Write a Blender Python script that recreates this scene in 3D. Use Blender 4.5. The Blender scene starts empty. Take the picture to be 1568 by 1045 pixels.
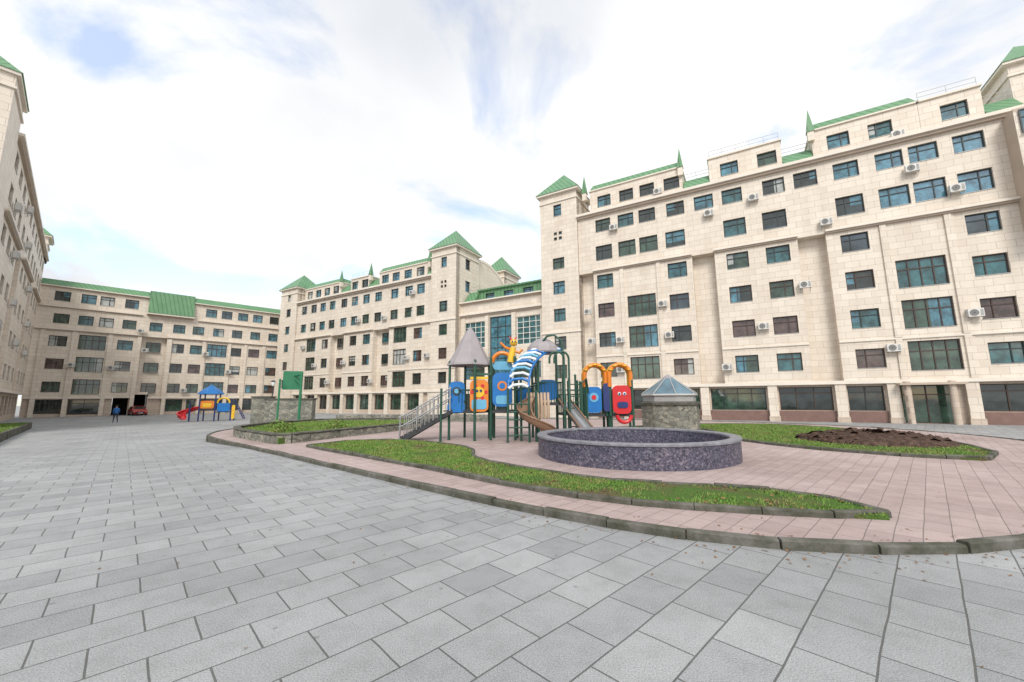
import bpy, math, random
import numpy as np
from mathutils import Vector, Matrix
random.seed(7); np.random.seed(7)
S=bpy.context.scene
S.view_settings.view_transform='Standard'; S.view_settings.look='None'; S.view_settings.exposure=0
R=math.radians

# ------------------------------------------------------------------ materials
MATS={}
def nn(nt,t,**k):
    n=nt.nodes.new(t)
    for a,b in k.items(): setattr(n,a,b)
    return n
def base_mat(name,col=(.5,.5,.5),rough=.7,metal=0.0,spec=.4,ior=None,coat=0):
    m=bpy.data.materials.new(name); m.use_nodes=True
    nt=m.node_tree; b=nt.nodes['Principled BSDF']
    b.inputs['Base Color'].default_value=(*col,1); b.inputs['Roughness'].default_value=rough
    b.inputs['Metallic'].default_value=metal
    b.inputs['Specular IOR Level'].default_value=spec
    if ior: b.inputs['IOR'].default_value=ior
    if coat: b.inputs['Coat Weight'].default_value=coat
    MATS[name]=m
    return m,nt,b
def noise(nt,scale,detail=4,vec=None,rough=.55):
    n=nn(nt,'ShaderNodeTexNoise'); n.inputs['Scale'].default_value=scale; n.inputs['Detail'].default_value=detail
    n.inputs['Roughness'].default_value=rough
    if vec is not None: nt.links.new(vec,n.inputs['Vector'])
    return n.outputs['Fac']
def ramp(nt,fac,stops,interp='LINEAR'):
    r=nn(nt,'ShaderNodeValToRGB'); cr=r.color_ramp; cr.interpolation=interp
    while len(cr.elements)>len(stops): cr.elements.remove(cr.elements[-1])
    while len(cr.elements)<len(stops): cr.elements.new(.5)
    for e,(p,c) in zip(cr.elements,stops):
        e.position=p; e.color=(*c,1) if len(c)==3 else c
    nt.links.new(fac,r.inputs['Fac']); return r.outputs['Color']
def mix(nt,mode,fac,a,b):
    m=nn(nt,'ShaderNodeMix',data_type='RGBA',blend_type=mode)
    for i,v in ((0,fac),(6,a),(7,b)):
        if hasattr(v,'is_linked'): nt.links.new(v,m.inputs[i])
        elif i==0: m.inputs[0].default_value=v
        else: m.inputs[i].default_value=(*v,1)
    return m.outputs[2]
def bump(nt,b,h,strength=.3,dist=.02):
    n=nn(nt,'ShaderNodeBump'); n.inputs['Strength'].default_value=strength; n.inputs['Distance'].default_value=dist
    nt.links.new(h,n.inputs['Height']); nt.links.new(n.outputs['Normal'],b.inputs['Normal'])
def objco(nt): return nn(nt,'ShaderNodeTexCoord').outputs['Object']
def mapping(nt,vec,rot=0,scale=(1,1,1),loc=(0,0,0)):
    m=nn(nt,'ShaderNodeMapping'); m.inputs['Rotation'].default_value=(0,0,rot); m.inputs['Scale'].default_value=scale
    m.inputs['Location'].default_value=loc
    nt.links.new(vec,m.inputs['Vector']); return m.outputs['Vector']
def brick(nt,vec,c1,c2,cm,w,h,mort,offset=.5,bias=0):
    n=nn(nt,'ShaderNodeTexBrick'); n.offset=offset
    n.inputs['Color1'].default_value=(*c1,1); n.inputs['Color2'].default_value=(*c2,1); n.inputs['Mortar'].default_value=(*cm,1)
    n.inputs['Scale'].default_value=1; n.inputs['Mortar Size'].default_value=mort; n.inputs['Brick Width'].default_value=w
    n.inputs['Row Height'].default_value=h; n.inputs['Bias'].default_value=bias; n.inputs['Mortar Smooth'].default_value=.2
    nt.links.new(vec,n.inputs['Vector']); return n
def simple(name,col,rough=.6,var=.12,scale=3,metal=0,spec=.4,coat=0,bs=0):
    m,nt,b=base_mat(name,col,rough,metal,spec,coat=coat)
    f=noise(nt,scale,5,objco(nt))
    c=ramp(nt,f,[(.3,tuple(x*(1-var) for x in col)),(.7,tuple(min(1,x*(1+var)) for x in col))])
    nt.links.new(c,b.inputs['Base Color'])
    if bs: bump(nt,b,noise(nt,scale*12,4,objco(nt)),bs,.01)
    return m

def facade_mat(name,c1,c2,cm,w=1.2,h=.6):
    m,nt,b=base_mat(name,c1,.55,spec=.4)
    oc=objco(nt); s=nn(nt,'ShaderNodeSeparateXYZ'); nt.links.new(oc,s.inputs[0])
    a=nn(nt,'ShaderNodeMath',operation='ADD'); nt.links.new(s.outputs[0],a.inputs[0]); nt.links.new(s.outputs[1],a.inputs[1])
    cb=nn(nt,'ShaderNodeCombineXYZ'); nt.links.new(a.outputs[0],cb.inputs[0]); nt.links.new(s.outputs[2],cb.inputs[1])
    br=brick(nt,cb.outputs[0],c1,c2,cm,w,h,.013)
    st=mapping(nt,oc,scale=(1.1,1.1,.12))
    g=ramp(nt,noise(nt,1.0,5,st),[(.25,(.85,.82,.79)),(.6,(1,1,1))])
    c=mix(nt,'MULTIPLY',.6,br.outputs['Color'],g)
    g2=ramp(nt,noise(nt,.25,3,oc),[(.3,(.93,.915,.89)),(.7,(1,1,1))])
    c=mix(nt,'MULTIPLY',.8,c,g2)
    vn=ramp(nt,noise(nt,9,5,oc,.7),[(.3,(.94,.92,.89)),(.6,(1,1,1))])
    c=mix(nt,'MULTIPLY',.9,c,vn)
    nt.links.new(c,b.inputs['Base Color']); bump(nt,b,br.outputs['Fac'],-.35,.012)
facade_mat('cream_stone',(.77,.70,.61),(.69,.615,.525),(.44,.38,.32),1.0,.55)
facade_mat('tan_stone',(.60,.51,.43),(.53,.44,.36),(.36,.3,.25),.9,.45)
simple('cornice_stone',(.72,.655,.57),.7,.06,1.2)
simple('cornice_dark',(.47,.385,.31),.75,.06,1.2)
simple('wine_stone',(.20,.12,.10),.45,.15,2)
def seam_mat():
    m,nt,b=base_mat('green_metal',(.13,.34,.17),.5,0,.4)
    oc=objco(nt); s=nn(nt,'ShaderNodeSeparateXYZ'); nt.links.new(oc,s.inputs[0])
    a=nn(nt,'ShaderNodeMath',operation='ADD'); nt.links.new(s.outputs[0],a.inputs[0]); nt.links.new(s.outputs[1],a.inputs[1])
    mo=nn(nt,'ShaderNodeMath',operation='PINGPONG'); nt.links.new(a.outputs[0],mo.inputs[0]); mo.inputs[1].default_value=.28
    c=ramp(nt,mo.outputs[0],[(0,(.06,.15,.08)),(.03,(.07,.17,.09)),(.05,(.125,.265,.14)),(.26,(.14,.29,.155))])
    c2=mix(nt,'MULTIPLY',.7,c,ramp(nt,noise(nt,.8,4,oc),[(.3,(.75,.8,.75)),(.7,(1.1,1.05,1))]))
    nt.links.new(c2,b.inputs['Base Color'])
seam_mat()
simple('window_frame_dark',(.035,.045,.045),.4,.1)
simple('window_frame_brown',(.07,.045,.035),.4,.1)
simple('window_frame_white',(.7,.7,.66),.5,.05)
def glass(name,col,rough=.04,ior=1.7,var=.55):
    m,nt,b=base_mat(name,col,rough,0,.6,ior)
    oc=objco(nt)
    c=ramp(nt,noise(nt,1.3,4,oc,.7),[(.35,tuple(x*(1-var) for x in col)),(.65,tuple(min(1,x*(1+var)) for x in col))])
    nt.links.new(c,b.inputs['Base Color'])
    bump(nt,b,noise(nt,.7,1,oc),.08,.05)
glass('glass_teal',(.03,.105,.115)); glass('glass_blue',(.06,.17,.22)); glass('glass_dark',(.02,.03,.028))
glass('glass_green',(.035,.07,.05)); glass('glass_curtain',(.40,.42,.40),.15,1.5,.25); glass('glass_rose',(.08,.05,.045))
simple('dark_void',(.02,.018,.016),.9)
simple('ac_white',(.62,.61,.58),.5,.08,4); simple('ac_grill',(.12,.12,.12),.6)
simple('railing_grey',(.42,.42,.41),.45,.1,metal=.3)
def paving(name,c1,c2,cm,rot,w,h,mort,spk,offset=.5,stain=(.78,.78,.78),dark=.84):
    m,nt,b=base_mat(name,c1,.75,spec=.3)
    oc=objco(nt); mp=mapping(nt,oc,rot)
    wob=nn(nt,'ShaderNodeVectorMath',operation='ADD')
    nz=nn(nt,'ShaderNodeTexNoise'); nz.inputs['Scale'].default_value=1.3; nt.links.new(oc,nz.inputs['Vector'])
    sc=nn(nt,'ShaderNodeVectorMath',operation='SCALE'); nt.links.new(nz.outputs['Color'],sc.inputs[0]); sc.inputs[3].default_value=.03
    nt.links.new(mp,wob.inputs[0]); nt.links.new(sc.outputs[0],wob.inputs[1])
    br=brick(nt,wob.outputs[0],c1,c2,cm,w,h,mort,offset)
    br2=brick(nt,mapping(nt,wob.outputs[0],0,loc=(w*8,h*4,0)),(1.05,1.05,1.04),(dark,dark,dark+.02),(1,1,1),w,h,0.0,offset,-.45)
    c=mix(nt,'MULTIPLY',.8,br.outputs['Color'],br2.outputs['Color'])
    sp=ramp(nt,noise(nt,95,3,oc,.8),[(.36,(1-spk,)*3),(.5,(1,1,1)),(.66,(1+spk*.7,)*3)])
    c=mix(nt,'MULTIPLY',1,c,sp)
    lg=ramp(nt,noise(nt,.35,5,oc),[(.32,stain),(.62,(1.04,1.04,1.04))])
    c=mix(nt,'MULTIPLY',.85,c,lg)
    md=ramp(nt,noise(nt,3.2,6,oc,.7),[(.3,(.82,.82,.81)),(.55,(1,1,1))])
    c=mix(nt,'MULTIPLY',.85,c,md)
    v=nn(nt,'ShaderNodeTexVoronoi'); v.inputs['Scale'].default_value=2.3; nt.links.new(oc,v.inputs['Vector'])
    c=mix(nt,'MULTIPLY',.8,c,ramp(nt,v.outputs['Distance'],[(.035,(.62,.62,.6)),(.06,(1,1,1))]))
    nt.links.new(c,b.inputs['Base Color'])
    hsum=nn(nt,'ShaderNodeMath',operation='MULTIPLY_ADD'); nt.links.new(br.outputs['Fac'],hsum.inputs[0]); hsum.inputs[1].default_value=-1.0
    nt.links.new(noise(nt,60,4,oc),hsum.inputs[2]); bump(nt,b,hsum.outputs[0],.4,.008)
PA=R(-44)
paving('granite_slabs',(.355,.36,.365),(.30,.305,.31),(.125,.125,.12),PA,.60,.44,.0075,.42)
paving('pink_slabs',(.44,.35,.335),(.385,.30,.288),(.20,.165,.155),PA,.5,.25,.006,.22,.0,(.83,.80,.78))
def kerbmat():
    m,nt,b=base_mat('kerb_stone',(.2,.2,.19),.85,spec=.2)
    oc=objco(nt)
    c=ramp(nt,noise(nt,2.5,6,oc,.7),[(.3,(.045,.048,.032)),(.5,(.10,.098,.08)),(.75,(.19,.18,.165))])
    nt.links.new(c,b.inputs['Base Color']); bump(nt,b,noise(nt,22,5,oc),.6,.02)
kerbmat()
def grassmat():
    m,nt,b=base_mat('grass_soil',(.06,.1,.03),.95,spec=.1)
    oc=objco(nt)
    c=ramp(nt,noise(nt,1.1,6,oc,.65),[(.36,(.14,.10,.06)),(.44,(.12,.13,.05)),(.54,(.085,.155,.035)),(.8,(.10,.19,.045))])
    c=mix(nt,'MULTIPLY',.8,c,ramp(nt,noise(nt,40,3,oc),[(.3,(.5,.5,.5)),(.7,(1.2,1.2,1.2))]))
    nt.links.new(c,b.inputs['Base Color']); bump(nt,b,noise(nt,30,4,oc),.8,.04)
    m,nt,b=base_mat('grass_blade',(.09,.17,.03),.8,spec=.2)
    c=ramp(nt,noise(nt,1.6,6,objco(nt),.75),[(.34,(.27,.24,.10)),(.45,(.20,.26,.07)),(.56,(.14,.26,.05)),(.8,(.11,.24,.045))])
    nt.links.new(c,b.inputs['Base Color'])
    m,nt,b=base_mat('mulch',(.08,.05,.035),.95,spec=.1)
    oc=objco(nt)
    c=ramp(nt,noise(nt,7,5,oc,.8),[(.3,(.02,.015,.012)),(.5,(.08,.05,.038)),(.75,(.2,.14,.11))])
    nt.links.new(c,b.inputs['Base Color']); bump(nt,b,noise(nt,9,5,oc),1,.1)
grassmat()
simple('dry_leaf',(.22,.12,.05),.85,.4,2)
def ringmat():
    m,nt,b=base_mat('purple_granite',(.1,.09,.12),.5,spec=.5)
    oc=objco(nt)
    v=nn(nt,'ShaderNodeTexVoronoi'); v.inputs['Scale'].default_value=26; nt.links.new(oc,v.inputs['Vector'])
    sx=nn(nt,'ShaderNodeSeparateColor'); nt.links.new(v.outputs['Color'],sx.inputs[0])
    c=ramp(nt,sx.outputs[0],[(0,(.03,.032,.05)),(.35,(.06,.062,.09)),(.6,(.085,.082,.115)),(.85,(.125,.115,.15)),(1,(.2,.185,.21))])
    c=mix(nt,'MULTIPLY',.8,c,ramp(nt,noise(nt,1.2,4,oc),[(.3,(.75,.75,.85)),(.7,(1.2,1.1,1.1))]))
    s=nn(nt,'ShaderNodeSeparateXYZ'); nt.links.new(oc,s.inputs[0])
    at=nn(nt,'ShaderNodeMath',operation='ARCTAN2'); nt.links.new(s.outputs[1],at.inputs[0]); nt.links.new(s.outputs[0],at.inputs[1])
    pp=nn(nt,'ShaderNodeMath',operation='PINGPONG'); nt.links.new(at.outputs[0],pp.inputs[0]); pp.inputs[1].default_value=math.pi/26
    j=ramp(nt,pp.outputs[0],[(0,(.45,.45,.45)),(.004,(1,1,1))])
    c=mix(nt,'MULTIPLY',1,c,j)
    nt.links.new(c,b.inputs['Base Color']); bump(nt,b,v.outputs['Distance'],.4,.01)
ringmat()
simple('ring_coping',(.20,.20,.225),.5,.3,6)
def rubble():
    m,nt,b=base_mat('rubble_stone',(.3,.3,.27),.85,spec=.2)
    oc=objco(nt); mp=mapping(nt,oc,scale=(3.2,3.2,5.5))
    v=nn(nt,'ShaderNodeTexVoronoi'); nt.links.new(mp,v.inputs['Vector']); v.inputs['Scale'].default_value=1
    e=nn(nt,'ShaderNodeTexVoronoi',feature='DISTANCE_TO_EDGE'); nt.links.new(mp,e.inputs['Vector']); e.inputs['Scale'].default_value=1
    sx=nn(nt,'ShaderNodeSeparateColor'); nt.links.new(v.outputs['Color'],sx.inputs[0])
    c=ramp(nt,sx.outputs[0],[(0,(.15,.15,.13)),(.5,(.22,.22,.185)),(1,(.30,.285,.235))])
    ed=ramp(nt,e.outputs['Distance'],[(0,(.4,.4,.38)),(.06,(1,1,1))])
    c=mix(nt,'MULTIPLY',1,c,ed); nt.links.new(c,b.inputs['Base Color']); bump(nt,b,e.outputs['Distance'],.6,.03)
rubble()
P=dict(coat=.2,var=.1)
simple('play_green',(.02,.075,.05),.35,**P); simple('play_blue',(.01,.15,.44),.4,**P); simple('play_orange',(.66,.20,.02),.45,**P)
simple('play_yellow',(.72,.44,.03),.45,**P); simple('play_red',(.55,.02,.025),.4,**P); simple('play_white',(.66,.72,.74),.45,**P)
simple('play_lightblue',(.12,.37,.55),.45,**P); simple('play_brown',(.24,.14,.085),.5,**P); simple('play_tan',(.50,.36,.25),.55,**P)
simple('play_darkblue',(.02,.035,.14),.4,**P)
simple('canopy_grey',(.31,.28,.29),.6,.1,2); simple('steel',(.5,.5,.5),.3,.1,metal=.8); simple('step_dark',(.05,.05,.055),.7)
simple('hoop_green',(.02,.17,.08),.45,**P); simple('white_paint',(.66,.66,.64),.5,.06)
simple('skylight_glass',(.10,.17,.21),.12,.3,2,spec=.7)
simple('car_red',(.35,.02,.02),.25,.05,coat=.6); simple('tyre',(.02,.02,.02),.8); simple('lamp_white',(.7,.7,.7),.2)
simple('skin',(.45,.28,.2),.6); simple('hair',(.03,.02,.015),.8)

# ------------------------------------------------------------------ mesh builder
class MB:
    def __init__(s): s.v=[];s.f=[];s.m=[];s.sm=[];s.mats=[];s.X=Matrix.Identity(4)
    def mi(s,n):
        if n not in s.mats: s.mats.append(n)
        return s.mats.index(n)
    def add(s,vs,fs,mat,smooth=False):
        o=len(s.v); X=s.X
        s.v+= [tuple(X@Vector(p)) for p in vs]
        k=s.mi(mat)
        for f in fs: s.f.append([i+o for i in f]); s.m.append(k); s.sm.append(smooth)
    def quad(s,a,b,c,d,mat): s.add([a,b,c,d],[(0,1,2,3)],mat)
    def box(s,x0,x1,y0,y1,z0,z1,mat):
        s.add([(x0,y0,z0),(x1,y0,z0),(x1,y1,z0),(x0,y1,z0),(x0,y0,z1),(x1,y0,z1),(x1,y1,z1),(x0,y1,z1)],
          [(0,3,2,1),(4,5,6,7),(0,1,5,4),(1,2,6,5),(2,3,7,6),(3,0,4,7)],mat)
    def prism(s,pts,z0,z1,mat,top=None):
        n=len(pts)
        s.add([(p[0],p[1],z0) for p in pts]+[(p[0],p[1],z1) for p in pts],[(i,(i+1)%n,(i+1)%n+n,i+n) for i in range(n)],mat)
        s.add([(p[0],p[1],z1) for p in pts],[tuple(range(n))],top or mat)
    def lathe(s,prof,mat,n=24,c=(0,0,0),smooth=True,cap=True,a0=0):
        vs=[];fs=[];k=len(prof)
        for i in range(n):
            a=a0+2*math.pi*i/n
            for r,z in prof: vs.append((c[0]+r*math.cos(a),c[1]+r*math.sin(a),c[2]+z))
        for i in range(n):
            j=(i+1)%n
            for q in range(k-1): fs.append((i*k+q,j*k+q,j*k+q+1,i*k+q+1))
        s.add(vs,fs,mat,smooth)
        if cap:
            s.add([vs[i*k] for i in range(n)],[tuple(reversed(range(n)))],mat)
            s.add([vs[i*k+k-1] for i in range(n)],[tuple(range(n))],mat)
    def tube(s,pts,r,mat,n=8,r1=None,cap=True):
        pts=[Vector(p) for p in pts]; vs=[];fs=[]; m=len(pts)
        up=Vector((0,0,1)); prev=None
        for i,p in enumerate(pts):
            t=(pts[min(i+1,m-1)]-pts[max(i-1,0)]).normalized()
            if prev is None:
                u=t.cross(up); u=u if u.length>.05 else t.cross(Vector((1,0,0)))
            else: u=prev-t*prev.dot(t)
            u.normalize(); prev=u; w=t.cross(u)
            rr=r if r1 is None else r+(r1-r)*i/(m-1)
            for k in range(n):
                a=2*math.pi*k/n; vs.append(tuple(p+u*math.cos(a)*rr+w*math.sin(a)*rr))
        for i in range(m-1):
            for k in range(n):
                l=(k+1)%n; fs.append((i*n+k,i*n+l,(i+1)*n+l,(i+1)*n+k))
        s.add(vs,fs,mat,True)
        if cap: s.add(vs[:n],[tuple(range(n))],mat); s.add(vs[-n:],[tuple(range(n))],mat)
    def pyramid(s,x0,x1,y0,y1,z0,z1,mat):
        c=((x0+x1)/2,(y0+y1)/2,z1)
        s.add([(x0,y0,z0),(x1,y0,z0),(x1,y1,z0),(x0,y1,z0),c],[(0,1,4),(1,2,4),(2,3,4),(3,0,4),(3,2,1,0)],mat)
    def make(s,name,parent=None,M=None,bevel=0):
        me=bpy.data.meshes.new(name); me.from_pydata(s.v,[],s.f)
        for n in s.mats: me.materials.append(MATS[n])
        me.polygons.foreach_set('material_index',s.m); me.polygons.foreach_set('use_smooth',s.sm); me.update()
        o=bpy.data.objects.new(name,me); S.collection.objects.link(o)
        if parent: o.parent=parent
        if M is not None: o.matrix_world=M
        if bevel:
            b=o.modifiers.new('bevel','BEVEL'); b.width=bevel; b.segments=2; b.limit_method='ANGLE'
        return o
def empty(name,M=None):
    e=bpy.data.objects.new(name,None); S.collection.objects.link(e)
    if M is not None: e.matrix_world=M
    return e
def child(mb,name,par,bevel=0):
    o=mb.make(name,None,None,bevel); o.parent=par; return o
def gz(x,y):
    t=max(0,min(1,(math.hypot(x,y)-17)/15)); return -.35*t*t*(3-2*t)
GB=-.36   # grade at the buildings

# ------------------------------------------------------------------ facade pieces
RV=.26
def wall(mb,x0,x1,z0,z1,y,th,holes,mat='cream_stone'):
    H=[h for h in holes if h[0]>=x0-1e-4 and h[1]<=x1+1e-4 and h[2]>=z0-1e-4 and h[3]<=z1+1e-4]
    xs=sorted({x0,x1,*[h[0] for h in H],*[h[1] for h in H]}); zs=sorted({z0,z1,*[h[2] for h in H],*[h[3] for h in H]})
    for i in range(len(xs)-1):
        for j in range(len(zs)-1):
            cx=(xs[i]+xs[i+1])/2; cz=(zs[j]+zs[j+1])/2
            if any(h[0]<cx<h[1] and h[2]<cz<h[3] for h in H): continue
            mb.quad((xs[i],y,zs[j]),(xs[i+1],y,zs[j]),(xs[i+1],y,zs[j+1]),(xs[i],y,zs[j+1]),mat)
    for X in (x0,x1): mb.quad((X,y,z0),(X,y+th,z0),(X,y+th,z1),(X,y,z1),mat)
    for Z in (z0,z1): mb.quad((x0,y,Z),(x1,y,Z),(x1,y+th,Z),(x0,y+th,Z),mat)
    for h in H:
        a,b,c,d=h[:4]
        for X in (a,b): mb.quad((X,y,c),(X,y+RV,c),(X,y+RV,d),(X,y,d),mat)
        for Z in (c,d): mb.quad((a,y,Z),(b,y,Z),(b,y+RV,Z),(a,y+RV,Z),mat)
        window(mb,a,b,c,d,y+RV,h[4])
def window(mb,a,b,c,d,y,kind):
    fr='window_frame_dark'
    if kind in('lo','wide_lo','shop'): fr='window_frame_brown' if random.random()<.6 else fr
    r=random.random()
    if kind in('lo','wide_lo','shop'):
        g='glass_dark' if r<.35 else 'glass_rose' if r<.6 else 'glass_green' if r<.85 else 'glass_teal'
    else:
        g='glass_teal' if r<.4 else 'glass_blue' if r<.6 else 'glass_dark' if r<.85 else 'glass_green'
    if kind=='wide_lo' : g='glass_green' if r<.7 else 'glass_teal'
    if kind=='shop': g='glass_dark' if r<.55 else 'glass_green'
    if kind=='lattice': g='glass_teal'; fr='window_frame_white'
    mb.quad((a,y-.02,c),(b,y-.02,c),(b,y-.02,d),(a,y-.02,d),g)
    if kind not in('lattice','shop') and random.random()<.35:
        w=b-a; q=random.choice([(0,.45),(.55,1),(0,1),(0,.3),(.7,1)]); zz=c+(d-c)*random.choice([0,0,.35,.5])
        mb.quad((a+w*q[0],y-.024,zz),(a+w*q[1],y-.024,zz),(a+w*q[1],y-.024,d),(a+w*q[0],y-.024,d),'glass_curtain' if random.random()<.4 else 'glass_blue')
    t=.075; yf=y-.10
    mb.box(a,a+t,yf,y-.03,c,d,fr); mb.box(b-t,b,yf,y-.03,c,d,fr)
    mb.box(a+t,b-t,yf,y-.03,c,c+t,fr); mb.box(a+t,b-t,yf,y-.03,d-t,d,fr)
    if kind in('lo','up','wide','wide_lo'): mb.box(a+.003,b-.003,y-RV-.045,y-.11,c+.002,c+.035,'railing_grey')
    W=b-a;Hh=d-c
    if kind in('lo','up'):
        vs=[.36] if random.random()<.5 else [.64]; hs=[.68]
        if W<1.2: vs=[];hs=[.68]
    elif kind in('wide','wide_lo'): vs=[.25,.5,.75]; hs=[.66]
    elif kind=='shop':
        n=max(2,int(W/1.1)); vs=[k/n for k in range(1,n)]; hs=[.75]
    elif kind=='lattice':
        vs=[k/4 for k in range(1,4)]; hs=[k/5 for k in range(1,5)]
    elif kind=='small': vs=[];hs=[]
    elif kind=='curtainwall': vs=[.33,.67]; hs=[k/max(2,int(Hh/1.3)) for k in range(1,max(2,int(Hh/1.3)))]
    else: vs=[.5];hs=[.5]
    for v in vs: mb.box(a+W*v-.035,a+W*v+.035,yf+.01,y-.03,c+t,d-t,fr)
    for h in hs: mb.box(a+t,b-t,yf+.016,y-.03,c+Hh*h-.035,c+Hh*h+.035,fr)
def win(x,z,w,h,kind): return (x-w/2,x+w/2,z-h/2,z+h/2,kind)
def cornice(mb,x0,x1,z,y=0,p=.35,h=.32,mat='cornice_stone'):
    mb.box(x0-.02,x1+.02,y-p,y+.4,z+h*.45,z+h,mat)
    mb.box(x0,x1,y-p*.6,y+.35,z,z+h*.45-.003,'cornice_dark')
def crosswin(x,z,s=.42,g=.22): return [(x-g/2-s,x-g/2,z+g/2,z+g/2+s,'small'),(x+g/2,x+g/2+s,z+g/2,z+g/2+s,'small'),
   (x-g/2-s,x-g/2,z-g/2-s,z-g/2,'small'),(x+g/2,x+g/2+s,z-g/2-s,z-g/2,'small')]
def rail(mb,x0,x1,y,z,h=.9):
    n=max(1,int((x1-x0)/1.2))
    for i in range(n+1):
        x=x0+(x1-x0)*i/n; mb.tube([(x,y,z),(x,y,z+h)],.02,'railing_grey',5)
    for k in (.5,1): mb.tube([(x0,y,z+h*k),(x1,y,z+h*k)],.02,'railing_grey',5)
def attic(mb,x0,x1,z,wins,roof='green',y=.9,h=3.1):
    H=[win(x,z+h*.52,1.6,1.4,'up') for x in wins]
    wall(mb,x0,x1,z,z+h,y,1.0,H)
    mb.box(x0+.01,x1-.01,y+.99,y+8,z,z+h-.01,'cream_stone')
    mb.box(x0-.1,x1+.1,y-.15,y+8.1,z+h,z+h+.14,'cornice_stone')
    if roof=='green':
        a=z+h+.145; m=x0+.05; M2=x1-.05
        mb.add([(m,y-.13,a),(M2,y-.13,a),(M2,y+8,a),(m,y+8,a),(m+.3,y+.35,a+.75),(M2-.3,y+.35,a+.75),(M2-.3,y+6,a+.75),(m+.3,y+6,a+.75)],
           [(0,1,5,4),(1,2,6,5),(2,3,7,6),(3,0,4,7),(4,5,6,7)],'green_metal')
    else: rail(mb,x0+.1,x1-.1,y+.1,z+h+.14,.8)
def greengap(mb,x0,x1,z,y=.25):
    mb.add([(x0,y,z),(x1,y,z),(x1,y+1.6,z+1.9),(x0,y+1.6,z+1.9),(x0,y+8,z+1.9),(x1,y+8,z+1.9),(x0,y+8,z),(x1,y+8,z)],
      [(0,1,2,3),(3,2,5,4),(0,3,4,6),(1,7,5,2)],'green_metal')
    rail(mb,x0,x1,y+1.7,z+1.9,.8)
def spire(mb,x,y,z,h=2.3,w=.5):
    mb.box(x-w/2,x+w/2,y-w/2,y+w/2,z-.9,z,'cream_stone'); mb.pyramid(x-w/2-.06,x+w/2+.06,y-w/2-.06,y+w/2+.06,z,z+h,'green_metal')
def tower(mb,x0,x1,y0,y1,z0,ze,za,front,side,e=.35):
    wall(mb,x0,x1,z0,ze,y0,.9,front)
    mb.box(x0+.012,x1-.9,y0+.89,y1,z0,ze-.01,'cream_stone')
    X=mb.X.copy(); mb.X=X@Matrix.Translation((x1,y0,0))@Matrix.Rotation(R(90),4,'Z')
    wall(mb,.02,y1-y0,z0,ze,0,.9,side); mb.X=X
    mb.box(x0-.12,x1+.12,y0-.12,y1+.12,ze-1.0,ze-.85,'cornice_stone')
    mb.box(x0-e,x1+e,y0-e,y1+e,ze,ze+.22,'cornice_stone')
    mb.pyramid(x0-e-.08,x1+e+.08,y0-e-.08,y1+e+.08,ze+.22,za,'green_metal')

def ac_mesh():
    mb=MB()
    mb.box(-.42,.42,-.34,0,-.30,.30,'ac_white')
    mb.lathe([(.23,0),(.23,.012)],'ac_grill',20,c=(0,0,0))
    for i in range(8,len(mb.v)):
        x,y,z=mb.v[i]; mb.v[i]=(x-.1,-.345-z,y)
    for r in (.10,.17,.24):
        mb.tube([(-.1+r*math.cos(a),-.362,r*math.sin(a)) for a in np.linspace(0,2*math.pi,18)],.008,'ac_white',4,cap=False)
    mb.tube([(-.35,.15,-.31),(-.35,-.4,-.31)],.02,'railing_grey',5); mb.tube([(.35,.15,-.31),(.35,-.4,-.31)],.02,'railing_grey',5)
    mb.tube([(-.35,.15,-.62),(-.35,-.36,-.31)],.018,'railing_grey',5); mb.tube([(.35,.15,-.62),(.35,-.36,-.31)],.018,'railing_grey',5)
    for k in range(5): mb.box(.22,.38,-.348,-.345,-.2+.09*k,-.16+.09*k,'ac_grill')
    return mb.make('air_conditioner_unit',None,None)
ac0=[None]
def place_ac(M):
    if ac0[0] is None: ac0[0]=ac_mesh(); o=ac0[0]
    else:
        o=bpy.data.objects.new('air_conditioner_unit',ac0[0].data); S.collection.objects.link(o)
    o.matrix_world=M
def frame(ox,oy,ang): return Matrix.Translation((ox,oy,0))@Matrix.Rotation(R(ang),4,'Z')

rows=[4.85+3.33*k for k in range(6)]
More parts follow.
